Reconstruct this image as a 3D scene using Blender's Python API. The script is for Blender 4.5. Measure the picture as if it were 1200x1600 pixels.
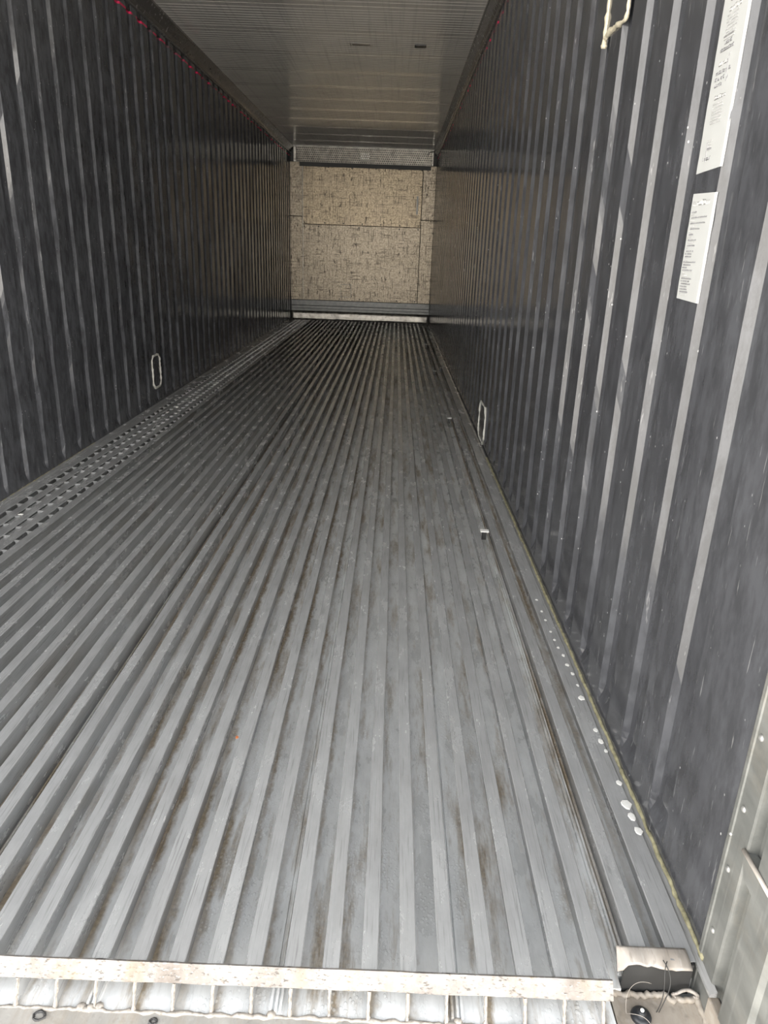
import bpy, bmesh, math, random
from mathutils import Vector, Matrix
random.seed(7)
scn = bpy.context.scene
for o in list(bpy.data.objects): bpy.data.objects.remove(o)
C = scn.collection

# ------------------------------------------------------------------ camera
F, YAW, PIT, ROL = 1122.3, -0.00505, 0.34757, 0.03598
fw = Vector((math.sin(YAW)*math.cos(PIT), math.cos(YAW)*math.cos(PIT), -math.sin(PIT)))
r0 = fw.cross(Vector((0, 0, 1))).normalized(); u0 = r0.cross(fw)
rt = r0*math.cos(ROL)+u0*math.sin(ROL); up = -r0*math.sin(ROL)+u0*math.cos(ROL)
cam = bpy.data.objects.new('camera', bpy.data.cameras.new('camera')); C.objects.link(cam)
cam.matrix_world = Matrix(((rt.x, up.x, -fw.x, 0.5796), (rt.y, up.y, -fw.y, -12.4107), (rt.z, up.z, -fw.z, 1.1085), (0, 0, 0, 1)))
cam.data.sensor_fit = 'VERTICAL'; cam.data.sensor_height = 24; cam.data.lens = 24*F/1600
cam.data.clip_start = 0.05; cam.data.clip_end = 200
scn.camera = cam

# ------------------------------------------------------------------ world, exposure
SKY = 1.6
w = bpy.data.worlds.new('overcast_sky'); scn.world = w; w.use_nodes = True
nt = w.node_tree; nt.nodes.clear()
tc = nt.nodes.new('ShaderNodeTexCoord'); sp = nt.nodes.new('ShaderNodeSeparateXYZ'); nt.links.new(tc.outputs['Generated'], sp.inputs[0])
cr = nt.nodes.new('ShaderNodeValToRGB'); mr = nt.nodes.new('ShaderNodeMapRange')
mr.inputs[1].default_value = -1; mr.inputs[2].default_value = 1; nt.links.new(sp.outputs[2], mr.inputs[0]); nt.links.new(mr.outputs[0], cr.inputs[0])
e = cr.color_ramp.elements
e[0].position = 0.0; e[0].color = (.8, .76, .69, 1); e[1].position = 1; e[1].color = (.50, .55, .62, 1)
for p_, c_ in ((.36, (2.2, 2.09, 1.9)), (.48, (2.8, 2.64, 2.4)), (.51, (2.9, 2.72, 2.42)), (.60, (2.6, 2.5, 2.35)), (.76, (1.75, 1.75, 1.75)), (.90, (.80, .83, .88))):
    k = e.new(p_); k.color = c_+(1,)
bg = nt.nodes.new('ShaderNodeBackground'); bg.inputs[1].default_value = SKY
wo = nt.nodes.new('ShaderNodeOutputWorld'); nt.links.new(cr.outputs[0], bg.inputs[0]); nt.links.new(bg.outputs[0], wo.inputs[0])
scn.view_settings.view_transform = 'Standard'; scn.view_settings.look = 'None'
scn.view_settings.gamma = 1; scn.view_settings.use_curve_mapping = False
scn.view_settings.exposure = 1.02
scn.cycles.max_bounces = 24; scn.cycles.glossy_bounces = 24; scn.cycles.diffuse_bounces = 8
scn.cycles.use_denoising = True; scn.cycles.sample_clamp_indirect = 8

# ------------------------------------------------------------------ materials
class NB:
    def __init__(s, name):
        s.m = bpy.data.materials.new(name); s.m.use_nodes = True; s.t = s.m.node_tree
        s.b = s.t.nodes['Principled BSDF']; s.tc = s.n('ShaderNodeTexCoord').outputs['Object']
        g = s.n('ShaderNodeNewGeometry'); s.pos = g.outputs['Position']
    def n(s, k, **kw):
        x = s.t.nodes.new(k)
        for a, v in kw.items(): setattr(x, a, v)
        return x
    def L(s, a, b):
        if isinstance(a, (int, float, tuple)): b.default_value = a
        else: s.t.links.new(a, b)
    def map(s, sc, rot=(0, 0, 0)):
        x = s.n('ShaderNodeMapping'); x.inputs['Scale'].default_value = sc; x.inputs['Rotation'].default_value = rot
        s.L(s.pos, x.inputs[0]); return x.outputs[0]
    def noise(s, scale, detail=4, rough=.55, sc=(1, 1, 1), rot=(0, 0, 0)):
        x = s.n('ShaderNodeTexNoise'); x.inputs['Scale'].default_value = scale; x.inputs['Detail'].default_value = detail
        x.inputs['Roughness'].default_value = rough; s.L(s.map(sc, rot), x.inputs['Vector']); return x.outputs[0]
    def vor(s, scale, sc=(1, 1, 1), feature='F1'):
        x = s.n('ShaderNodeTexVoronoi'); x.feature = feature; x.inputs['Scale'].default_value = scale
        s.L(s.map(sc), x.inputs['Vector']); return x.outputs['Distance']
    def rng(s, v, a, b, c=0., d=1.):
        x = s.n('ShaderNodeMapRange'); s.L(v, x.inputs[0])
        for i, q in enumerate((a, b, c, d)): x.inputs[i+1].default_value = q
        return x.outputs[0]
    def math(s, op, a, b=0.):
        x = s.n('ShaderNodeMath', operation=op); s.L(a, x.inputs[0]); s.L(b, x.inputs[1]); return x.outputs[0]
    def xyz(s):
        x = s.n('ShaderNodeSeparateXYZ'); s.L(s.pos, x.inputs[0]); return x.outputs
    def mix(s, f, a, b):
        x = s.n('ShaderNodeMix', data_type='RGBA'); s.L(f, x.inputs[0])
        for v, i in ((a, 6), (b, 7)):
            s.L(v if not isinstance(v, tuple) else v[:3]+(1,), x.inputs[i])
        return x.outputs[2]
    def bump(s, h, st, dist=.002, prev=None):
        x = s.n('ShaderNodeBump'); x.inputs['Strength'].default_value = st; x.inputs['Distance'].default_value = dist
        s.L(h, x.inputs['Height'])
        if prev is not None: s.L(prev, x.inputs['Normal'])
        return x.outputs[0]
    def set(s, col=None, met=None, rough=None, nrm=None, spec=None):
        for k, v in (('Base Color', col), ('Metallic', met), ('Roughness', rough), ('Normal', nrm), ('Specular IOR Level', spec)):
            if v is not None: s.L(v+(1,) if isinstance(v, tuple) and len(v) == 3 else v, s.b.inputs[k])
        return s.m

def plain(name, col, met=0., rough=.5, var=.15, scale=30, bump=.2):
    b = NB(name); n = b.noise(scale, 5, .6)
    c = b.mix(b.rng(n, .3, .7), tuple(max(0, x*(1-var)) for x in col), tuple(min(1, x*(1+var)) for x in col))
    return b.set(c, met, b.rng(n, .3, .7, rough*.85, min(1, rough*1.15)), b.bump(n, bump, .001))

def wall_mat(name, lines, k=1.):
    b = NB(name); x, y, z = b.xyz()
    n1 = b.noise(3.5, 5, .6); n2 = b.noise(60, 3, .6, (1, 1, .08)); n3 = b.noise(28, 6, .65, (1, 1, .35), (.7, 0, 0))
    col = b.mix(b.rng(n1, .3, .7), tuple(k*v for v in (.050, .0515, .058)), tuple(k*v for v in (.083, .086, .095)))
    col = b.mix(b.rng(n3, .42, .62, 0, .6), col, (.032, .033, .036))
    # scuffs and specks
    sp = b.rng(b.vor(46, (1, 1, .7)), .03, .10, 1, 0); gate = b.rng(b.noise(7, 2), .52, .6)
    sp = b.math('MULTIPLY', sp, gate)
    col = b.mix(b.math('MULTIPLY', sp, .75), col, (.75, .75, .75))
    sc = b.rng(b.noise(16, 3, .6, (1, 9, .8), (.45, 0, 0)), .66, .72, 0, .22)
    col = b.mix(sc, col, (.5, .5, .5))
    # worn red loading line near the top
    zl = b.math('ABSOLUTE', b.math('SUBTRACT', z, lines))
    red = b.math('MULTIPLY', b.rng(zl, .005, .008, 1, 0), b.rng(b.noise(7, 3), .45, .52, .08, 1))
    col = b.mix(b.math('MULTIPLY', red, .9), col, (.85, .03, .13))
    rough = b.rng(b.math('ADD', b.math('MULTIPLY', n1, .5), b.math('MULTIPLY', n2, .5)), .35, .65, .10, .18)
    h = b.math('ADD', b.math('MULTIPLY', n3, .6), n2)
    nr = b.bump(h, .05, .002); nr = b.bump(b.noise(2.2, 2), .06, .02, nr)
    return b.set(col, 0., rough, nr, spec=.42)

M = {}
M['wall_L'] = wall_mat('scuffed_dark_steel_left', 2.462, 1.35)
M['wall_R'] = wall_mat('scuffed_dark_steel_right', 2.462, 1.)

def alu(name, c1, c2, rough=(.3, .5), met=.75, dirt=.0, streak=(250, 4, 250), scr=.35, drops=False):
    b = NB(name); x, y, z = b.xyz()
    n1 = b.noise(14, 6, .65, (1, .35, 1)); n2 = b.noise(1, 3, .6, streak); n3 = b.noise(120, 3, .6)
    col = b.mix(b.rng(n1, .32, .68), c1, c2)
    col = b.mix(b.rng(n2, .56, .68, 0, scr), col, tuple(v*.45 for v in c1))
    col = b.mix(b.rng(b.noise(1, 2, .5, tuple(v*1.3 for v in streak)), .6, .66, 0, scr*.2), col, (.75, .75, .75))
    ro = b.rng(n1, .3, .7, rough[0], rough[1]); metn = met
    h = b.math('ADD', b.math('MULTIPLY', n2, .5), b.math('MULTIPLY', n3, .5))
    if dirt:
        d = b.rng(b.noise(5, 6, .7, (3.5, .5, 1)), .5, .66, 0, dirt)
        if drops:                                        # grime line along one side of each channel, deepened to paint the rail's shade
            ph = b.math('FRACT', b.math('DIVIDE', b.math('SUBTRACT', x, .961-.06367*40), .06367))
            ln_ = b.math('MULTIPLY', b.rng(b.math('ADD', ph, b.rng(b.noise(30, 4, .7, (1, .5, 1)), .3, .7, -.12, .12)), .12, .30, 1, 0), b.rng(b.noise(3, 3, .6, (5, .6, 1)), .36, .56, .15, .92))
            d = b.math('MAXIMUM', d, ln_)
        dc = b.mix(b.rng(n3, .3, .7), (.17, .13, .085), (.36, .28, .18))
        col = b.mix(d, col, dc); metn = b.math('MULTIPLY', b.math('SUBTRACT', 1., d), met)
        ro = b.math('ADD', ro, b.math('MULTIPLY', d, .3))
    nr = b.bump(h, .25, .0012)
    if drops:
        v = b.vor(135, (1, .8, 1)); gate = b.rng(b.noise(8, 3), .46, .56)
        near = b.rng(y, -11.6, -8.5, 1, 0)
        dr = b.math('MULTIPLY', b.rng(v, .28, .42, 1, 0), gate)
        nr = b.bump(dr, .4, .0012, nr)
        col = b.mix(b.math('MULTIPLY', dr, .22), col, (.95, .97, .97))
        ring = b.math('MULTIPLY', b.rng(b.math('ABSOLUTE', b.math('SUBTRACT', v, .40)), .0, .07, 1, 0), gate)
        col = b.mix(b.math('MULTIPLY', ring, .22), col, (.25, .25, .24))
    return b.set(col, metn, ro, nr)
M['rail'] = alu('worn_aluminium_rail', (.39, .395, .40), (.50, .51, .515), (.20, .30), .4, .05, (300, 8, 300), .5)
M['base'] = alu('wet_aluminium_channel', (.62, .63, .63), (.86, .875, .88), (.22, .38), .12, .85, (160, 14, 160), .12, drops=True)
M['bar'] = alu('scratched_bright_bar', (.13, .11, .095), (.30, .285, .27), (.45, .6), .1, .45, (90, 60, 260), .9)
M['sill'] = alu('weathered_sill', (.27, .26, .24), (.40, .385, .36), (.5, .7), .2, .45, (60, 60, 60), .3)
M['pocket'] = alu('rusty_beige_pocket', (.24, .205, .17), (.42, .38, .33), (.6, .8), .1, .55, (30, 30, 30), .4)
M['post'] = alu('weathered_aluminium_post', (.115, .12, .115), (.20, .205, .196), (.4, .6), .2, .18, (60, 60, 5), .2)
M['flap'] = alu('bent_beige_metal', (.30, .27, .24), (.50, .46, .42), (.45, .65), .2, .3, (120, 20, 60), .5)
M['cove'] = plain('grey_cove_trim', (.19, .18, .175), .5, .25, .1)
M['sealant'] = plain('old_yellow_sealant', (.24, .225, .14), 0, .7, .45, 70, 1.)
M['white_sealant'] = plain('white_sealant', (.62, .62, .58), 0, .6, .15, 150, .8)
M['cream_sealant'] = plain('cream_sealant', (.58, .53, .41), 0, .55, .2, 120, .8)
M['paper'] = plain('white_label_paper', (.47, .48, .475), 0, .4, .03, 30, .05)
M['ink'] = plain('faded_ink', (.24, .24, .25), 0, .6, .3, 200, 0)
M['ink_light'] = plain('very_faded_ink', (.42, .42, .42), 0, .6, .1, 200, 0)
M['black'] = plain('black_rubber', (.022, .024, .028), 0, .38, .2, 40, .2)
M['chip'] = plain('white_residue', (.76, .76, .74), 0, .5, .08, 200, .2)
M['weld'] = plain('weld_bead', (.34, .31, .275), .2, .5, .4, 110, 1.)
M['dark'] = plain('dark_cavity', (.05, .05, .05), .3, .5, .1)
M['rust'] = plain('rust_crumb', (.38, .12, .04), 0, .8, .3, 200, .5)
M['rivet'] = plain('rivet_metal', (.45, .45, .44), .6, .3, .05)
M['shell'] = plain('painted_steel_shell', (.35, .36, .36), .2, .5, .1)

def ceil_mat():
    b = NB('brushed_ceiling_metal')
    n1 = b.noise(2.5, 4, .6); n2 = b.noise(1, 3, .6, (4, 160, 1)); n3 = b.noise(1, 3, .6, (50, 1.0, 1))
    col = b.mix(b.rng(n1, .3, .7), (.76, .735, .69), (.88, .86, .81))
    col = b.mix(b.rng(n3, .5, .7, 0, .3), col, (.42, .41, .39))
    return b.set(col, .3, b.rng(n1, .3, .7, .06, .12), b.bump(b.math('ADD', n2, n3), .025, .002))
M['ceiling'] = ceil_mat()

def bulk_mat(name, c1, c2, amt):
    b = NB(name)
    n1 = b.noise(2.6, 8, .72); v1 = b.noise(1, 5, .7, (52, 1, 4)); h1 = b.noise(1, 4, .6, (4, 1, 55)); s1 = b.noise(1, 4, .7, (24, 1, 8))
    fine = b.noise(40, 5, .7)
    col = b.mix(b.rng(n1, .3, .7), c1, c2)
    col = b.mix(b.rng(fine, .42, .62, 0, .7), col, (.085, .065, .045))
    for n_, a_, f_ in ((v1, .55, .7), (h1, .575, .65), (s1, .585, .9)):
        col = b.mix(b.rng(n_, a_, a_+.05, 0, f_*amt), col, (.022, .018, .014))
    return b.set(col, .75, b.rng(n1, .3, .7, .30, .45), b.bump(fine, .2, .002))
M['bulk_up'] = bulk_mat('scratched_bulkhead_metal', (.13, .107, .08), (.46, .385, .275), .95)
M['bulk_lo'] = bulk_mat('gouged_bulkhead_metal', (.15, .13, .105), (.40, .35, .275), 1.)
M['kick'] = alu('scuffed_kick_plate', (.13, .125, .12), (.50, .48, .44), (.25, .45), .7, .1, (40, 10, 160), .5)
M['kick_dark'] = alu('dark_kick_band', (.07, .075, .075), (.14, .14, .14), (.3, .4), .7, 0, (10, 10, 120), .3)
M['grille'] = alu('perforated_sheet', (.20, .19, .17), (.46, .43, .38), (.3, .45), .7, .1, (20, 10, 20), .3)

# ------------------------------------------------------------------ mesh helpers
def box(bm, x0, x1, y0, y1, z0, z1):
    v = [bm.verts.new((x, y, z)) for x in (x0, x1) for y in (y0, y1) for z in (z0, z1)]
    for f in ((0, 1, 3, 2), (4, 6, 7, 5), (0, 4, 5, 1), (2, 3, 7, 6), (0, 2, 6, 4), (1, 5, 7, 3)): bm.faces.new([v[i] for i in f])
def prism(bm, prof, axis, a, b):
    """closed profile extruded along an axis; prof holds the two other coordinates"""
    def P(p, t):
        return {'x': (t, p[0], p[1]), 'y': (p[0], t, p[1]), 'z': (p[0], p[1], t)}[axis]
    A = [bm.verts.new(P(p, a)) for p in prof]; B = [bm.verts.new(P(p, b)) for p in prof]; n = len(prof)
    for i in range(n): bm.faces.new((A[i], A[(i+1) % n], B[(i+1) % n], B[i]))
    bm.faces.new(A); bm.faces.new(B[::-1])
def tube(bm, pts, rad, seg=8, wob=0.):
    pts = [Vector(p) for p in pts]; rings = []
    for i, p in enumerate(pts):
        d = (pts[min(i+1, len(pts)-1)]-pts[max(i-1, 0)]).normalized()
        a = d.cross(Vector((0.31, 0.2, .93))).normalized(); c = d.cross(a)
        r = rad[i] if isinstance(rad, list) else rad*(1+random.uniform(-wob, wob))
        rings.append([bm.verts.new(p+(a*math.cos(t*2*math.pi/seg)+c*math.sin(t*2*math.pi/seg))*r) for t in range(seg)])
    for R1, R2 in zip(rings, rings[1:]):
        for t in range(seg): bm.faces.new((R1[t], R1[(t+1) % seg], R2[(t+1) % seg], R2[t]))
    bm.faces.new(rings[0]); bm.faces.new(rings[-1][::-1])
def lathe(bm, c, prof, seg=24, ax='z'):
    rings = []
    for r, h in prof:
        ring = []
        for t in range(seg):
            a = t*2*math.pi/seg; u, v = r*math.cos(a), r*math.sin(a)
            ring.append(bm.verts.new((c[0]+u, c[1]+v, c[2]+h) if ax == 'z' else (c[0]-h, c[1]+u, c[2]+v)))
        rings.append(ring)
    for R1, R2 in zip(rings, rings[1:]):
        for t in range(seg): bm.faces.new((R1[t], R1[(t+1) % seg], R2[(t+1) % seg], R2[t]))
    bm.faces.new(rings[0]); bm.faces.new(rings[-1])
def obj(name, bm, mat, parent=None, smooth=False, bevel=0):
    bmesh.ops.recalc_face_normals(bm, faces=bm.faces)
    me = bpy.data.meshes.new(name); bm.to_mesh(me); bm.free(); me.materials.append(mat)
    if smooth:
        for p in me.polygons: p.use_smooth = True
    o = bpy.data.objects.new(name, me); C.objects.link(o)
    if parent: o.parent = parent
    if bevel:
        md = o.modifiers.new('bevel', 'BEVEL'); md.width = bevel; md.segments = 2; md.limit_method = 'ANGLE'; md.angle_limit = math.radians(35)
    return o
def struct(o): o['kind'] = 'structure'; return o
def tag(o, label, cat, group=None):
    o['label'] = label; o['category'] = cat
    if group: o['group'] = group
    return o
def smoothn(t, seed):
    r = random.Random(seed*7919+int(math.floor(t))); a = r.uniform(-1, 1)
    r = random.Random(seed*7919+int(math.floor(t))+1); b = r.uniform(-1, 1)
    f = t-math.floor(t); f = f*f*(3-2*f); return a*(1-f)+b*f

W = 1.145; H = 2.612; PITCH = .2; YF = -11.50; DEP = .014; BASE = -.065

# ------------------------------------------------------------------ walls
def wall(name, sx, phase, mat, zfoot, dent):
    """sheet with vertical grooves; phase = a crest's near edge; grooves run from crest edge towards the door"""
    ys = []                                            # (y, depth)
    k0 = int(math.floor((YF-phase)/PITCH))-1
    cols = [(YF, 0.)]
    for k in range(k0, 70):
        e_ = phase+k*PITCH                             # near edge of crest k
        for yy, d in ((e_-.092, 0.), (e_-.080, 1.), (e_-.009, 1.), (e_, 0.)):
            if YF+.03 < yy < .055: cols.append((yy, d))
    if name == 'wall_right': cols = [c for c in cols if c[0] > -11.31]; cols.insert(0, (YF, 0.))
    while cols[1][1] == 1.: cols.pop(1)
    cols.append((.06, 0.))
    while cols[-2][1] == 1.: cols.pop(-2)
    zs = [BASE, 0., zfoot-.018, zfoot-.012, zfoot-.004, zfoot+.006, zfoot+.018, zfoot+.035]
    z = zfoot+.07
    while z < 2.44: zs.append(z); z += .045
    zs += [2.458, 2.468, 2.49, 2.4985, 2.50, 2.54, H+.02]
    zs = sorted(zs)
    def pz(z):
        if z <= zfoot-.018: return 0.
        if z < zfoot+.035: return .5-.5*math.cos((z-zfoot+.018)/.053*math.pi)
        if z > 2.499: return 0.
        if z > 2.495: return .5
        return 1.
    bm = bmesh.new(); grid = []
    for j, (yy, d) in enumerate(cols):
        col = []
        for z in zs:
            dy = 0.; dx = 0.
            if 0 < j < len(cols)-1 and .08 < z < 2.40:
                m = max(0., smoothn(z*7+j*13.7, 3+int(sx)))*dent*(1 if z < 1.35 else .35)
                if d == 0. and cols[j-1][1] == 1.: dy = m
                dx = smoothn(z*3.1+j*1.7, 9)*.0012*dent/.008
            x = sx*(W+DEP*d*pz(z)+dx)
            col.append(bm.verts.new((x, yy+dy, z)))
        grid.append(col)
    for a, b in zip(grid, grid[1:]):
        for i in range(len(zs)-1): bm.faces.new((a[i], b[i], b[i+1], a[i+1]))
    # outer skin and closing edges
    X = sx*(W+.08); o0 = [bm.verts.new((X, YF, z)) for z in zs]; o1 = [bm.verts.new((X, .06, z)) for z in zs]
    for i in range(len(zs)-1):
        bm.faces.new((o0[i], o0[i+1], o1[i+1], o1[i])); bm.faces.new((o0[i], grid[0][i], grid[0][i+1], o0[i+1])); bm.faces.new((o1[i], o1[i+1], grid[-1][i+1], grid[-1][i]))
    bm.faces.new([c[0] for c in grid]+[o1[0], o0[0]]); bm.faces.new([c[-1] for c in grid]+[o1[-1], o0[-1]])
    o = obj(name, bm, mat); return struct(o)
wall_r = wall('wall_right', 1, -11.002, M['wall_R'], .045, .004)
wall_l = wall('wall_left', -1, -8.937, M['wall_L'], .02, .013)

# dark wedges at the groove tops, painted in as the shade of open ends
for wl, sx, ph in ((wall_l, -1, -8.937), (wall_r, 1, -11.002)):
    for k in range(60):
        yc = ph+k*PITCH-.045
        if not -7.4 < yc < -3.4: continue
        bm = bmesh.new(); prism(bm, [(yc-.030, 2.468), (yc+.030, 2.468), (yc+.012, 2.5005), (yc-.012, 2.5005)], 'x', sx*(W+.016), sx*(W-.001))
        obj('groove_shade', bm, M['dark'], wl)

# ------------------------------------------------------------------ ceiling with cross beads
prof = [(-11.5, H)]
s0 = -6.24-.623*9
for k in range(19):
    for j in range(9):
        yb = s0+k*.623+.085+j*.0565
        if -11.45 < yb < -.03:
            prof += [(yb-.011, H), (yb-.005, H-.0021), (yb+.005, H-.0021), (yb+.011, H)]
    ysm = s0+(k+1)*.623
    if -11.45 < ysm < -.03: prof += [(ysm-.003, H), (ysm-.0025, H+.006), (ysm+.0025, H+.006), (ysm+.003, H)]
prof += [(.06, H)]
bm = bmesh.new()
prism(bm, prof+[(.06, H+.08), (-11.5, H+.08)], 'x', -W-.08, W+.08)
ceiling = struct(obj('ceiling', bm, M['ceiling']))
for sx, nm in ((-1, 'trim_1'), (1, 'trim_2')):
    bm = bmesh.new()
    p = [(W+.02, 2.501), (W-.004, 2.501), (W-.012, 2.505), (W-.014, 2.513), (W-.008, 2.519), (W-.022, 2.535), (W-.05, 2.59), (W-.056, 2.598), (W-.057, H+.002), (W+.02, H+.002)]
    prism(bm, [(sx*a, b) for a, b in p], 'y', -11.5, .0)
    struct(obj(nm, bm, M['cove']))
# pieces on the ceiling
bm = bmesh.new(); prism(bm, [(.654, -5.94), (.66, -5.925), (.737, -5.925), (.743, -5.94), (.743, -5.985), (.737, -6.0), (.66, -6.0), (.654, -5.985)], 'z', H-.0075, H-.002)
tag(obj('slot_cover', bm, M['black']), 'small black rounded slot cover under the ceiling, right of the pale metal patch', 'cover')
bm = bmesh.new(); box(bm, .17, .31, -5.985, -5.925, H-.006, H-.002)
box(bm, .150, .158, -5.99, -5.90, H-.006, H-.002)
tag(obj('metal_patch', bm, M['grille'], bevel=.002), 'pale thin metal patch riveted under the ceiling, left of the black slot', 'patch')

# ------------------------------------------------------------------ floor
bm = bmesh.new()
box(bm, -W, .985, -11.600, .05, BASE-.02, BASE)
box(bm, .985, W, -11.500, .05, BASE-.02, BASE); box(bm, .985, 1.011, -11.524, -11.500, BASE-.02, BASE)
for xs in [.4275-.298*k for k in range(-2, 6)]:
    y1 = -11.59 if xs < .98 else -11.498
    for dx in (-.0085, .0, .0075):
        prism(bm, [(xs+dx-.0028, BASE-.001), (xs+dx-.002, BASE+.006), (xs+dx+.002, BASE+.006), (xs+dx+.0028, BASE-.001)], 'y', y1, .0)
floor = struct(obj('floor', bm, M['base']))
bm = bmesh.new(); box(bm, -W-.08, W+.08, -11.74, .14, -.26, BASE-.0205)
struct(obj('floor', bm, M['shell']))

def rail(xc, fwid, y0, slope, seed):
    """T-shaped rail: top flange and web; the web runs on down a slope at the door end"""
    bm = bmesh.new(); n = 46; r = random.Random(seed)
    A = []
    for i in range(n+1):
        t = i/n; y = y0+(0-.004-y0)*(t**1.7)
        wv = (smoothn(y*2.3, seed)*.0009); zz = smoothn(y*1.6+5, seed+50)*.0006
        jl = smoothn(y*9, seed+9)*.0007; jr = smoothn(y*8+3, seed+19)*.0007
        h = fwid/2
        s = [(-h+jl, -.0035), (-h+jl, -.0012), (-h+.0012+jl, 0), (h-.0012+jr, 0), (h+jr, -.0012), (h+jr, -.0035), (.003, -.0055), (-.003, -.0055)]
        yo = [0]*8
        if i == 0: yo = [r.uniform(-.004, .003) for _ in s]
        A.append([bm.verts.new((xc+wv+a, y+q, b+zz)) for (a, b), q in zip(s, yo)])
    for R1, R2 in zip(A, A[1:]):
        for t in range(8): bm.faces.new((R1[t], R1[(t+1) % 8], R2[(t+1) % 8], R2[t]))
    bm.faces.new(A[0]); bm.faces.new(A[-1][::-1])
    # web
    ft = -.003
    if slope: pr = [(y0-.002, -.002), (y0-.030+r.uniform(-.002, .002), -.052), (y0-.034, BASE), (-.004, BASE), (-.004, ft-.002), (y0+.01, ft-.002)]
    else: pr = [(y0+.01, ft-.002), (y0+.004, BASE), (-.004, BASE), (-.004, ft-.002)]
    prism(bm, pr, 'x', xc-.002, xc+.002)
    o = obj('floor_rail', bm, M['rail'], floor); return o
YE = -11.560
cent = []
x = .961
while x > -.80: cent.append(x); x -= .06367
for i, x in enumerate(cent): rail(x, .0275, YE, True, 100+i)
rail(1.0385, .0285, -11.512, False, 201)
rail(1.1085, .044, -11.518, False, 202)
# left side: four slotted strips between flat rails
lx = [-1.0975, -1.024, -.960, -.8945, -.832]
for i, x in enumerate(lx): rail(x, (.05 if i == 0 else .037), YE, True, 300+i)
for i, (a, b) in enumerate(zip(lx, lx[1:])):
    bm = bmesh.new(); ha = .025 if i == 0 else .0185; x0, x1 = a+ha-.001, b-.0175; off = (.0, .045, .02, .07)[i]
    if i in (1, 2): box(bm, x0-.002, x1+.002, YE+.01, -.05, -.012, -.0105)
    y = YE+.02+off
    while y < -.1:
        box(bm, x0-.002, x1+.002, y, y+.004, (-.011 if i in (1, 2) else -.0075), -.0025)
        prism(bm, [(x0+.004, y-.001), (x1-.004, y-.001), (x1-.006, y+.003), (x0+.006, y+.003)], 'z', (-.011 if i in (1, 2) else -.03), -.0015)
        y += .0965
    obj('slotted_strip', bm, M['rail'], floor)
# side strips against the walls
bm = bmesh.new(); prism(bm, [(-W, .004), (-1.12, .002), (-1.12, -.006), (-W, -.006)], 'y', YE, 0); prism(bm, [(-W, .0), (-W+.004, 0), (-W+.004, BASE), (-W, BASE)], 'y', YE, 0)
struct(obj('trim_3', bm, M['rail']))
bm = bmesh.new(); prism(bm, [(W, -.004), (1.1335, -.010), (1.1335, -.016), (W, -.016)], 'y', -11.57, 0)
struct(obj('trim_4', bm, M['rail']))
bm = bmesh.new(); box(bm, 1.012, 1.128, -11.519, -11.5145, -.078, -.010); obj('shade_plate', bm, M['dark'], floor)  # dark sheet added to paint the shade under the bent end plate
# end bar lying on the sloping web ends
bm = bmesh.new(); n = 60; x0, x1 = -.86, .9765; rings = []
for i in range(n+1):
    x = x0+(x1-x0)*i/n; a = smoothn(i*.9, 77)*.0009; b = smoothn(i*.7, 78)*.0006
    y0_, z0_, y1_, z1_ = YE-.0005, .0012+a, YE-.0155+b, -.0235+b
    rings.append([bm.verts.new(p) for p in ((x, y0_+.003, z0_-.001), (x, y0_-.0015, z0_+.001), (x, y1_-.003, z1_+.001), (x, y1_-.001, z1_-.001))])
for R1, R2 in zip(rings, rings[1:]):
    for t in range(4): bm.faces.new((R1[t], R1[(t+1) % 4], R2[(t+1) % 4], R2[t]))
bm.faces.new(rings[0]); bm.faces.new(rings[-1][::-1])
ebar = obj('end_bar', bm, M['bar'], floor)
# bright ground web tips under the bar
for i, x in enumerate(cent[:20]):
    bm = bmesh.new(); r = random.Random(i)
    pts = [(x+smoothn(k*1.1, i)*.0008, YE-.0165-.0185*k/7, -.0245-.039*k/7) for k in range(8)]
    tube(bm, pts, [.0026+r.uniform(-.0008, .0011)+(.0016 if k == 7 else 0) for k in range(8)], 6)
    o = obj('web_tip', bm, M['weld'], floor)

# ------------------------------------------------------------------ sill and corner pocket
bm = bmesh.new(); box(bm, -W, .99, -11.74, -11.600, BASE-.02, BASE+.002)
sill = struct(obj('trim_5', bm, M['sill']))
bm = bmesh.new(); pts = []
n = 240
for i in range(n+1):
    x = -W+.01+(.985+W-.01)*i/n; pts.append((x, -11.598+smoothn(i*.8, 5)*.002, BASE+.0005+smoothn(i*1.3, 6)*.0012))
tube(bm, pts, .0042, 7, .35)
for xb in (.112, .128, .140, .4215, .725): lathe(bm, (xb, -11.594+random.uniform(-.002, .002), BASE-.002), [(.0085, 0), (.008, .005), (.004, .009), (.001, .010)], 8)
obj('weld_seam', bm, M['weld'], sill, smooth=True)
for bx, by, br in ((.052, -11.612, .0095), (.236, -11.6135, .006)):
    bm = bmesh.new()
    pts = [(bx+br*math.cos(t*.55)*(1+.25*smoothn(t*1.3, 3)), by+br*.8*math.sin(t*.55), BASE+.003+.0015*smoothn(t*.9, 4)) for t in range(12)]
    tube(bm, pts, .0022, 6, .4)
    o = obj('hole_burr', bm, M['dark'], sill)
# pocket well at the right corner
bm = bmesh.new(); PZ = -.078
n = 14; g = []
for i in range(n+1):
    row = []
    for j in range(n+1):
        xx = .99+(W-.99)*i/n; yy = -11.74+(.215)*j/n
        edge = min(1, abs(xx-.99)/.012)
        row.append(bm.verts.new((xx, yy, PZ+.006*(1-edge)+smoothn(i*.7+j*3.1, 12)*.0007)))
    g.append(row)
for i in range(n):
    for j in range(n): bm.faces.new((g[i][j], g[i+1][j], g[i+1][j+1], g[i][j+1]))
box(bm, .99, W, -11.74, -11.525, PZ-.008, PZ-.004)
pocket = struct(obj('trim_6', bm, M['pocket'], smooth=True))
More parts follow.
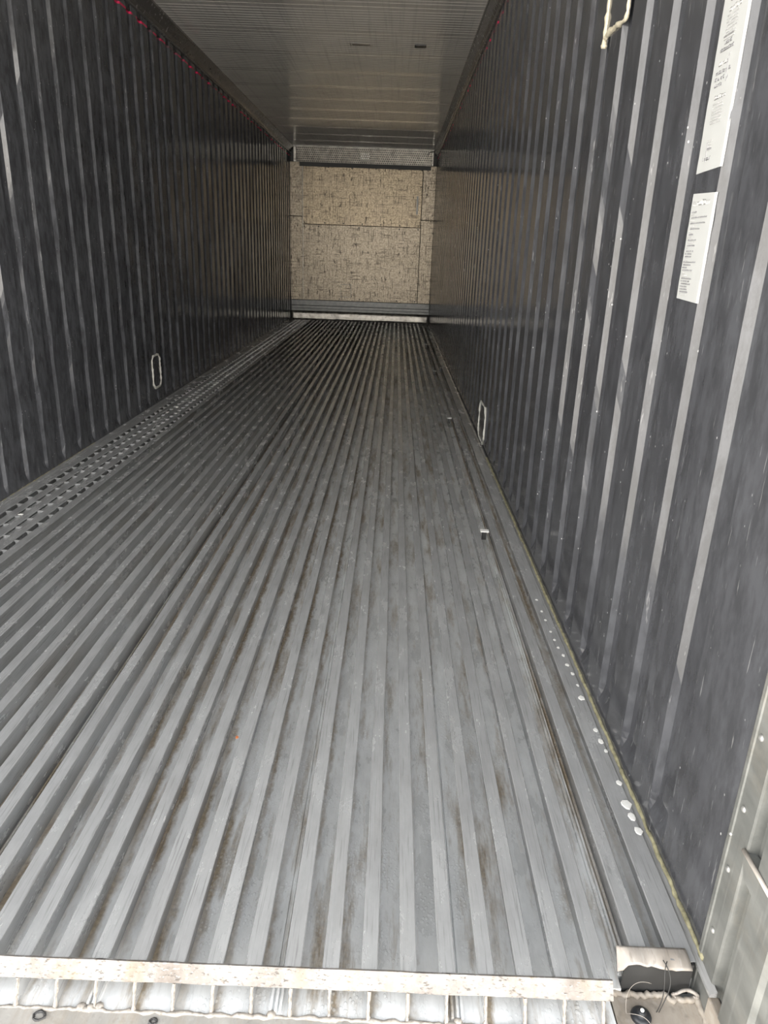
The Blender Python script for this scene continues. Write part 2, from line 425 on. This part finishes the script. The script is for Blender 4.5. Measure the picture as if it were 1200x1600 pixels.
# rough caulk around the pocket
bm = bmesh.new()
pts = [(.985+.16*i/40, -11.527+smoothn(i*.9, 31)*.003-(.006 if i > 26 else 0), PZ+.004+smoothn(i*1.7, 32)*.002) for i in range(41)]
tube(bm, pts, [.004+.003*abs(smoothn(i*1.1, 33)) for i in range(41)], 7)
pts = [(W-.004+smoothn(i*.8, 35)*.002-.0, -11.53-.0045*i, PZ+.004) for i in range(40)]
tube(bm, pts, [.005+.003*abs(smoothn(i*1.1, 34)) for i in range(40)], 7)
obj('caulk', bm, M['pocket'], pocket, smooth=True)
# end ring of the side profile
bm = bmesh.new()
pts = [(1.118+.021*math.cos(t*math.pi/10), -11.531-.002*math.sin(t), PZ+.013+.010*math.sin(t*math.pi/10)) for t in range(21)]
tube(bm, pts, .0028, 6, .3)
obj('profile_end', bm, M['flap'], pocket, smooth=True)

# black plug
plug = bpy.data.objects.new('drain_plug', None); C.objects.link(plug); plug.location = (1.034, -11.563, PZ)
tag(plug, 'black round rubber drain plug in the beige corner pocket', 'plug')
bm = bmesh.new(); lathe(bm, (0, 0, 0), [(.0165, -.001), (.0168, .004), (.0155, .007), (.012, .0085), (.0075, .0095), (.0065, .014), (.005, .0155), (.001, .016)], 32)
obj('rubber_disc', bm, M['black'], plug, smooth=True)
bm = bmesh.new(); lathe(bm, (0, 0, .0155), [(.0030, -.001), (.0034, .002), (.0022, .004), (.0004, .0045)], 14)
obj('stem', bm, M['chip'], plug, smooth=True)
# strands
bm = bmesh.new()
def arc(P, n=16):
    out = []
    P = [Vector(p) for p in P]
    for i in range(n+1):
        t = i/n; a = P[0].lerp(P[1], t); b = P[1].lerp(P[2], t); c = P[2].lerp(P[3], t)
        out.append(a.lerp(b, t).lerp(b.lerp(c, t), t))
    return out
tube(bm, arc([(1.058, -11.528, -.045), (1.03, -11.53, -.030), (1.008, -11.535, -.045), (1.010, -11.56, PZ+.004)]), .00045, 6)
tube(bm, arc([(1.010, -11.56, PZ+.004), (1.02, -11.57, PZ+.016), (1.04, -11.57, PZ+.02), (1.047, -11.588, PZ+.004)]), .00045, 6)
tag(obj('wire_strand', bm, M['flap'], smooth=True), 'thin white loose strand curling over the black plug', 'wire')
bm = bmesh.new()
tube(bm, arc([(1.078, -11.524, .003), (1.063, -11.545, -.004), (1.078, -11.55, -.03), (1.062, -11.556, PZ+.004)]), .0008, 6)
tube(bm, arc([(1.072, -11.522, .003), (1.088, -11.545, -.01), (1.08, -11.55, -.03), (1.066, -11.556, PZ+.004)]), .0008, 6)
tag(obj('wire_strand', bm, M['dark'], smooth=True), 'dark twisted wire hanging from the bent end plate into the corner pocket', 'wire')
# bent end plate
bm = bmesh.new(); nx, ns = 18, 8; g = []
for i in range(nx+1):
    x = 1.000+.118*i/nx; row = []
    for j in range(ns+1):
        s = j/ns; yy = -11.498-.030*s-.002*smoothn(i*.6, 41)*s-.008*max(0, (x-1.05)/.07)*s; zz = .0032-.0105*s*s+.0015*smoothn(i*.5+j*.4, 42)*s
        if 1.012 < x < 1.045: zz += .005*s*math.sin((x-1.012)/.033*math.pi)
        if x > 1.095: zz += .006*s
        if x < 1.012: zz -= .010*s
        row.append(bm.verts.new((x+(-.004*s if i == 0 else 0), yy, zz)))
    g.append(row)
for i in range(nx):
    for j in range(ns): bm.faces.new((g[i][j], g[i+1][j], g[i+1][j+1], g[i][j+1]))
o = obj('bent_end_plate', bm, M['flap'], smooth=True); md = o.modifiers.new('t', 'SOLIDIFY'); md.thickness = .0025; md.offset = -1
tag(o, 'crumpled beige metal plate bent over the floor end beside the right door post', 'plate')

# ------------------------------------------------------------------ sealant along the wall feet
def bead(sx, r, ymin, mat, name, label, seed, wob):
    bm = bmesh.new(); pts = []; rad = []
    y = ymin; i = 0
    while y < -8.35:
        pts.append((sx*(W-.0015+smoothn(i*.37, seed)*.0012), y, .001+smoothn(i*.53, seed+1)*.002*wob)); f = 1 if y < -8 else .7
        rad.append(r*f*(1+.35*wob*smoothn(i*.9, seed+2))); i += 1; y += .012 if y < -8 else .08
    tube(bm, pts, rad, 7)
    tag(obj(name, bm, mat, smooth=True), label, 'sealant')
bead(1, .0046, -11.515, M['sealant'], 'sealant_bead', 'yellowed rough bead of sealant along the foot of the right wall', 51, 1.)
bead(-1, .0042, -11.5, M['sealant'], 'sealant_bead', 'thin yellowish bead of sealant along the foot of the left wall', 61, .6)

# ------------------------------------------------------------------ right and left door posts, header
def post(sx, nm):
    bm = bmesh.new()
    # lining strip, groove and the outer post in one profile (x, y)
    p = [(W+.03, -11.497), (W-.0035, -11.497), (W-.0045, -11.500), (W-.0045, -11.507), (W-.002, -11.508), (W-.003, -11.553), (W-.001, -11.557), (W+.013, -11.560),
         (W+.015, -11.578), (W+.012, -11.585), (W-.001, -11.589), (W-.004, -11.592), (W-.006, -11.66), (W+.0, -11.668), (W+.004, -11.74), (W+.11, -11.74), (W+.11, -11.497)]
    prism(bm, [(sx*a, b) for a, b in p], 'z', -.26, H+.10)
    o = struct(obj(nm, bm, M['post'])); return o
post_r = post(1, 'trim_7'); post_l = post(-1, 'trim_8')
bm = bmesh.new(); box(bm, -W-.11, W+.11, -11.74, -11.497, H+.003, H+.17); struct(obj('trim_9', bm, M['post']))
for z, y, r in ((.075, -11.522, .0052), (.205, -11.521, .0055), (.262, -11.506, .0035), (.325, -11.522, .0055), (.455, -11.521, .0055), (.58, -11.522, .0055), (.71, -11.521, .0055)):
    bm = bmesh.new(); lathe(bm, (W-.0028, y, z), [(r, -.001), (r*.95, .0012), (r*.6, .0028), (r*.1, .0034)], 14, 'x')
    obj('rivet', bm, M['rivet'], post_r, smooth=True)
# foot block filling the groove of the post
bm = bmesh.new(); box(bm, W-.006, W+.012, -11.606, -11.557, PZ, -.030)
obj('post_foot', bm, M['pocket'], post_r, bevel=.003)
# wedge bracket
bk = bpy.data.objects.new('wedge_bracket', None); C.objects.link(bk); bk.location = (W, -11.575, .262)
tag(bk, 'small slanted metal bracket with a pale edge in the groove of the right door post', 'bracket')
bm = bmesh.new()
prism(bm, [(.024, .012), (-.060, .012), (-.060, -.020), (-.030, -.036), (.010, -.030), (.020, -.010)], 'x', -.0045, .012)
obj('plate', bm, M['post'], bk, bevel=.001)
bm = bmesh.new(); tube(bm, [(-.006, .024, .012), (-.0075, -.018, .014), (-.007, -.060, .012)], .0035, 8)
obj('edge_bead', bm, M['flap'], bk, smooth=True)

# ------------------------------------------------------------------ far bulkhead
bm = bmesh.new(); box(bm, -W-.08, W+.08, .06, .14, BASE-.02, H+.08); struct(obj('wall_back', bm, M['dark']))
def panel(name, x0, x1, z0, z1, mat, label, cat='panel', y=0., t=.02, group=None, dx=.0):
    bm = bmesh.new(); box(bm, x0, x1, y, y+t, z0, z1)
    o = tag(obj(name, bm, mat, bevel=.003), label, cat, group); return o
upn = panel('bulkhead_panel', -.953, .938, 1.487, 2.345, M['bulk_up'], 'upper wide scratched brownish metal panel on the far bulkhead')
lo = panel('bulkhead_panel', -.953, .938, .315, 1.482, M['bulk_lo'], 'lower wide gouged metal panel on the far bulkhead above the dark kick band')
panel('bulkhead_panel', -W, -.958, 1.600, 2.385, M['bulk_lo'], 'narrow upper metal panel on the far bulkhead beside the left wall', y=-.008, t=.03)
panel('bulkhead_panel', -W, -.958, .315, 1.595, M['bulk_lo'], 'narrow lower metal panel on the far bulkhead beside the left wall', y=-.002)
panel('bulkhead_panel', .943, W, 1.602, 2.385, M['bulk_lo'], 'narrow upper metal panel on the far bulkhead beside the right wall', y=-.008, t=.03)
panel('bulkhead_panel', .943, W, .315, 1.597, M['bulk_lo'], 'narrow lower metal panel on the far bulkhead beside the right wall', y=-.002)
# screws along the panel edges, slit
for par, zz, xs in ((upn, 2.322, [-.55, -.18, .2, .56, .92]), (upn, 1.51, [-.93, -.6, -.3, 0, .3, .6, .9]), (lo, .345, [-.35, -.02, .3, .6, .9]), (lo, 1.455, [-.93, -.7, -.05, .6, .9])):
    for x in xs:
        bm = bmesh.new(); lathe(bm, (0, 0, 0), [(.012, -.001), (.011, .003), (.004, .005)], 10)
        for v in bm.verts: v.co = Vector((x+v.co.x, -v.co.z, zz+v.co.y))
        obj('screw', bm, M['dark'], par)
bm = bmesh.new(); box(bm, .857, .885, -.004, .004, 1.68, 1.95); obj('slit_cover', bm, M['kick_dark'], upn)
bm = bmesh.new(); box(bm, -.957, -.950, -.003, .004, .32, 1.48); obj('edge_strip', bm, M['kick'], lo)
bm = bmesh.new(); box(bm, -.957, -.950, -.003, .004, 1.49, 2.33); obj('edge_strip', bm, M['kick'], upn)
# trapezoid patch outline low down
bm = bmesh.new()
for a in ((-.33, -.165, .575, .58), (-.33, -.165, .375, .38), (-.335, -.33, .375, .58), (-.165, -.16, .375, .58)): box(bm, a[0], a[1], -.003, .002, a[2], a[3])
obj('inspection_patch', bm, M['kick_dark'], lo)
# kick plates
kick = bpy.data.objects.new('kick_plate', None); C.objects.link(kick); kick.location = (0, -.01, 0)
tag(kick, 'full-width dented silver kick plate with dark band at the foot of the far bulkhead', 'kick plate')
bm = bmesh.new(); n = 60; g = []
for i in range(n+1):
    x = -W+.002+(2*W-.004)*i/n
    g.append([bm.verts.new((x, yy+smoothn(i*.9+z*20, 71)*.006*(1 if 0 < z < .1 else .2), z)) for yy, z in ((-.032, -.003), (-.031, .03), (-.026, .045), (-.0265, .09), (-.024, .135))])
for a, b in zip(g, g[1:]):
    for j in range(4): bm.faces.new((a[j], b[j], b[j+1], a[j+1]))
o = obj('lower_band', bm, M['kick'], kick, smooth=True); md = o.modifiers.new('t', 'SOLIDIFY'); md.thickness = .003
bm = bmesh.new(); box(bm, -W+.002, W-.002, -.014, .02, .140, .225); box(bm, -W+.002, W-.002, -.024, -.012, .175, .182); obj('middle_band', bm, M['kick_dark'], kick, bevel=.003)
bm = bmesh.new(); box(bm, -W+.002, W-.002, -.008, .02, .228, .312); obj('upper_band', bm, M['kick_dark'], kick, bevel=.003)
# perforated grille
gr = bpy.data.objects.new('air_grille', None); C.objects.link(gr); gr.location = (0, -.02, 2.49)
tag(gr, 'perforated metal air grille across the top of the far bulkhead', 'grille')
bm = bmesh.new(); cw = .030; nxh = 70; nzh = 7; X0 = -1.05; Z0 = -.105
vc = {}
def V(x, z):
    k = (round(x, 5), round(z, 5))
    if k not in vc: vc[k] = bm.verts.new((k[0], -.012-(k[1]+.1)*.12, k[1]))
    return vc[k]
for r_ in range(nzh):
    for c_ in range(nxh):
        xo = X0+c_*cw+(cw/2 if r_ % 2 else 0); zo = Z0+r_*cw
        P = [V(xo, zo), V(xo+cw/2, zo), V(xo+cw, zo), V(xo+cw, zo+cw), V(xo+cw/2, zo+cw), V(xo, zo+cw)]
        cx, cz = xo+cw/2, zo+cw/2
        Q = [bm.verts.new((cx+.0098*math.cos(a), -.012-(cz+.1)*.12, cz+.0098*math.sin(a))) for a in [math.radians(t) for t in (210, 270, 330, 30, 90, 150)]]
        for i in range(6): bm.faces.new((P[i], P[(i+1) % 6], Q[(i+1) % 6], Q[i]))
obj('perforated_sheet', bm, M['grille'], gr)
bm = bmesh.new(); box(bm, -1.09, 1.09, -.050, -.030, .106, .121); box(bm, -1.09, -1.05, -.02, .0, -.105, .11); box(bm, 1.066, 1.09, -.02, .0, -.105, .11)
obj('frame', bm, M['kick'], gr, bevel=.002)
bm = bmesh.new(); box(bm, -1.0, 1.06, -.004, .01, -.165, -.108); obj('dark_gap_strip', bm, M['dark'], gr)
bm = bmesh.new(); tube(bm, [(1.0, -.03, .02), (1.01, -.04, .075), (1.06, -.045, .09), (1.10, -.04, .1)], .007, 8); obj('bracket', bm, M['dark'], gr)
bm = bmesh.new(); box(bm, -.045, .095, -.0405, -.036, 2.435, 2.545)
for v in bm.verts: v.co.y += -(v.co.z-2.49)*.12
tag(obj('pale_square', bm, M['chip']), 'small cream square on the perforated grille', 'pale_square')  # plain cream square lying on the grille sheet

# ------------------------------------------------------------------ repair patches ringed with sealant
def ring(name, label, sx, pts, r, mat, fill, wobble=.35, seed=1, open_=False):
    root = bpy.data.objects.new(name, None); C.objects.link(root)
    cy = sum(p[0] for p in pts)/len(pts); cz = sum(p[1] for p in pts)/len(pts)
    root.location = (sx*W, cy, cz); tag(root, label, 'patch')
    P = pts+([] if open_ else [pts[0]]); path = []; k = 0
    for (a, b), (c, d) in zip(P, P[1:]):
        n = max(3, int(math.hypot(c-a, d-b)/.012))
        for i in range(n):
            t = i/n; path.append((-sx*.002, a+(c-a)*t-cy+smoothn(k*.6, seed)*.002, b+(d-b)*t-cz+smoothn(k*.7, seed+1)*.002)); k += 1
    path.append(path[0] if not open_ else (-sx*.002, P[-1][0]-cy, P[-1][1]-cz))
    bm = bmesh.new(); tube(bm, path, [r*(1+wobble*smoothn(i*.8, seed+2)+.25*smoothn(i*2.3, seed+5)) for i in range(len(path))], 7)
    obj('sealant', bm, mat, root, smooth=True)
    if fill:
        bm = bmesh.new(); Q = [(a-cy, b-cz) for a, b in pts]
        prism(bm, Q, 'x', sx*.004, -sx*.0015)
        obj('plate', bm, fill, root)
def rr(y0, y1, z0, z1, c):
    return [(y0+c, z0), (y1-c, z0), (y1, z0+c), (y1, z1-c), (y1-c, z1), (y0+c, z1), (y0, z1-c), (y0, z0+c)]
ring('repair_patch', 'oblong patch ringed with white sealant low on the left wall', -1, rr(-7.245, -7.075, .118, .348, .03), .0065, M['white_sealant'], M['wall_L'], .45, 11)
ring('repair_patch', 'oblong patch ringed with white sealant low on the right wall', 1, rr(-8.17, -7.87, .025, .245, .04), .0045, M['white_sealant'], M['wall_R'], .6, 21)
ring('repair_patch', 'patch outlined with thick cream sealant high on the right wall', 1, [(-10.036, 1.672), (-10.042, 1.72), (-10.048, 1.95), (-10.25, 1.95), (-10.25, 1.705), (-10.238, 1.688), (-10.15, 1.697), (-10.06, 1.699), (-10.044, 1.69)], .0062, M['cream_sealant'], M['wall_R'], .4, 31)

# ------------------------------------------------------------------ labels
def label(name, txt, y0, y1, z0, z1, rows, tilt):
    root = bpy.data.objects.new(name, None); C.objects.link(root); root.location = (W, (y0+y1)/2, (z0+z1)/2)
    tag(root, txt, 'label')
    cy, cz = (y0+y1)/2, (z0+z1)/2
    bm = bmesh.new(); n = 24; A = []; r = random.Random(len(rows))
    for i in range(n+1):
        z = z0+(z1-z0)*i/n; j = r.uniform(-.0008, .0008) if 0 < i < n else 0
        nick = .003 if (name == 'notice_label' and i in (5, 19)) else 0
        A.append([bm.verts.new(p) for p in ((-.0012, y1-cy+j, z-cz+tilt), (-.0016, y0-cy+.003, z-cz), (-.0010, y0-cy+.001, z-cz), (.0012, y0-cy-.0028+j+nick, z-cz),
                                            (.0020, y0-cy-.0022+j+nick, z-cz), (.0006, y0-cy+.001, z-cz), (.0006, y1-cy+j, z-cz+tilt))])
    for R1, R2 in zip(A, A[1:]):
        for t in range(7): bm.faces.new((R1[t], R1[(t+1) % 7], R2[(t+1) % 7], R2[t]))
    bm.faces.new(A[0]); bm.faces.new(A[-1][::-1])
    obj('paper', bm, M['paper'], root)
    if 1:
        for (zr, a, b, h, dark) in rows:
            bm = bmesh.new(); yy = y1-cy-a; end = y1-cy-b; z = zr-cz
            while yy > end:
                wd = h*r.uniform(.45, .75); k = r.random(); st = h*.17
                if k < .16: yy -= h*.5; continue
                lo_, hi_ = z, z+h*(1 if r.random() < .5 else .75)
                X = (-.0021, -.0013)
                box(bm, *X, yy-st, yy, lo_, hi_)
                if k < .75: box(bm, *X, yy-wd, yy, hi_-st, hi_)
                if k > .45: box(bm, *X, yy-wd, yy, lo_, lo_+st)
                if .3 < k < .9: box(bm, *X, yy-wd, yy-wd+st, lo_, hi_)
                yy -= wd+h*.22
            obj('print_line', bm, M['ink'] if dark else M['ink_light'], root)
    return root, cy, cz
rows = [(1.215, .008, .022, .003, 0), (1.210, .008, .022, .003, 0), (1.2105, .026, .085, .009, 0)]
ind = [.008, .008, .010, .008, .010, .012, .013, .010, .012, .008, .012, .012, .012, .008, .012, .008, .010, .009, .006, .008, .005, .007, .010, .006, .009, .009, .011, .009, .010, .012, .012]
ln = [.024, .022, .072, .018, .070, .016, .045, .010, .022, .016, .038, .030, .036, .010, .034, .032, .03, .012, .060, .038, .024, .05, .014, .026, .05, .044, .048, .034, .036, .038, .03]
for i, (a, l) in enumerate(zip(ind, ln)): rows.append((1.198-i*.0050, a, a+l, .0026, 1 if l > .03 or i % 4 == 0 else 0))
label('instruction_label', 'shorter white label with faded small print on the right wall, below the long label', -11.002, -10.897, 1.037, 1.2285, rows, .004)
rows = []
def blk(z, a, b, n, h=.0022, d=0, st=.0052):
    for i in range(n): rows.append((z-i*st, a, b-random.random()*.006, h, d))
rows += [(1.287, .022, .058, .0060, 1)]
blk(1.318, .030, .052, 4, .0022); rows += [(1.304, .034, .054, .0035, 1)]
blk(1.378, .028, .072, 7, .0024); rows += [(1.386, .030, .070, .0068, 0)]
rows += [(1.407, .020, .048, .0055, 1), (1.417, .018, .056, .0055, 1), (1.427, .018, .080, .0055, 1), (1.440, .024, .060, .0065, 0)]
rows += [(1.462, .020, .078, .0055, 1), (1.472, .034, .062, .0055, 1)]
blk(1.516, .028, .074, 8, .0022); rows += [(1.522, .032, .074, .008, 0), (1.484, .026, .066, .0026, 1), (1.538, .032, .07, .008, 1)]
blk(1.60, .028, .074, 9, .0022); rows += [(1.61, .032, .074, .008, 0), (1.625, .02, .08, .0055, 1)]
nl, cy, cz = label('notice_label', 'long white label with blurred print high on the right wall, above the shorter label', -11.002, -10.893, 1.270, 1.66, rows, -.003)
bm = bmesh.new()
tube(bm, [(-.0016, -.012, 1.455-cz), (-.0016, -.008, 1.44-cz), (-.0016, -.010, 1.425-cz), (-.0016, -.013, 1.41-cz), (-.0016, -.018, 1.418-cz)], .0011, 6)
obj('pen_mark', bm, M['ink'], nl); bm = bmesh.new()
tube(bm, [(-.0016, .022, 1.316-cz), (-.0016, .021, 1.30-cz), (-.0016, .019, 1.284-cz)], .001, 6)
obj('pen_mark', bm, M['ink'], nl)

# ------------------------------------------------------------------ small things on the floor
def clip(x, y, wd, label_, tall=.006):
    root = bpy.data.objects.new('floor_clip', None); C.objects.link(root); root.location = (x, y, 0); tag(root, label_, 'clip', None)
    bm = bmesh.new(); prism(bm, [(-.010, .002), (-.006, tall), (.018, tall+.001), (.021, .001)], 'x', -wd/2, wd/2); obj('top_plate', bm, M['chip'], root, bevel=.001)
    bm = bmesh.new(); box(bm, -wd*.25, wd*.25, .0, .012, -.035, .004); obj('under_shade', bm, M['dark'], root)  # dark block painted in for the shadowed hole below the clip
for y, t in ((-9.555, 'white clip bridging a floor channel, nearest to the door of those along the right wall'), (-7.34, 'white clip bridging a floor channel, second from the door along the right wall'),
             (-5.18, 'white clip bridging a floor channel, third from the door along the right wall'), (-2.95, 'white clip bridging a floor channel, farthest in along the right wall')):
    clip(.9965, y, .036, t)
clip(1.074, -4.95, .03, 'dull clip beside the right wall, next to the third white clip')
def crumb(name, x, y, z, s, mat, label_, cat, group=None, flat=.25, seed=0):
    bm = bmesh.new(); r = random.Random(seed); n = 9
    ring_ = [(s[0]*math.cos(i*2*math.pi/n)*r.uniform(.65, 1.1), s[1]*math.sin(i*2*math.pi/n)*r.uniform(.65, 1.1)) for i in range(n)]
    h = min(s)*flat
    lo_ = [bm.verts.new((a, b, 0)) for a, b in ring_]; hi_ = [bm.verts.new((a*.82, b*.82, h)) for a, b in ring_]; t = bm.verts.new((0, 0, h*1.15))
    for i in range(n):
        bm.faces.new((lo_[i], lo_[(i+1) % n], hi_[(i+1) % n], hi_[i])); bm.faces.new((hi_[i], hi_[(i+1) % n], t))
    bm.faces.new(lo_[::-1])
    o = obj(name, bm, mat); o.location = (x, y, z); tag(o, label_, cat, group); return o
crumb('debris_scrap', -.985, -9.555, .0005, (.014, .010), M['chip'], 'pale pointed scrap on the slotted floor by the left wall, nearer to the door', 'debris', seed=3)
crumb('debris_scrap', -.97, -7.29, .0005, (.013, .018), M['chip'], 'pale scrap on the slotted floor by the left wall, further from the door', 'debris', seed=4)
crumb('debris_scrap', .5165, -9.75, BASE, (.006, .004), M['chip'], 'tiny pale scrap in a floor channel in the middle of the floor', 'debris', seed=5)
crumb('rust_crumb', .2390, -10.98, .0008, (.0045, .0055), M['rust'], 'orange brown crumb on a floor rail near the left foreground', 'debris', seed=6, flat=.5)
crumb('rust_crumb', 1.075, -11.590, PZ+.001, (.0032, .0028), M['rust'], 'rusty speck on the beige corner pocket by the black plug', 'debris', seed=8)
# white residue flecks between the last rail and the right wall
fl = [(872, 1015, 4), (880, 1027, 5), (886, 1042, 5), (894, 1056, 5), (902, 1074, 4), (908, 1094, 7), (930, 1144, 5), (938, 1162, 6), (946, 1177, 4), (966, 1227, 6), (978, 1260, 9), (987, 1281, 8), (997, 1303, 7),
      (866, 1003, 4), (860, 990, 4), (852, 972, 4), (846, 958, 4), (838, 940, 4)]
def hit(px, py, z):
    d = rt*(px-600)-up*(py-800)+fw*F; c = Vector((0.5796, -12.4107, 1.1085)); t = (z-c.z)/d.z; return c+d*t
fl.sort(key=lambda f: -f[1])
ORD = 'nearest second third fourth fifth sixth seventh eighth ninth tenth eleventh twelfth thirteenth fourteenth fifteenth sixteenth seventeenth farthest'.split()
for i, (px, py, s) in enumerate(fl):
    p = hit(px, py, -.006); s *= .0017
    x = min(1.1385, max(1.1345, p.x)) if p.x > 1.1325 else p.x
    top = .0008 if x < 1.131 else -.0092
    crumb('residue_fleck', x, p.y, top, (s*.75, s*1.1), M['chip'], 'small white fleck beside the right wall foot, %s from the door' % ORD[i], 'residue', 'white residue flecks', .12, 20+i)
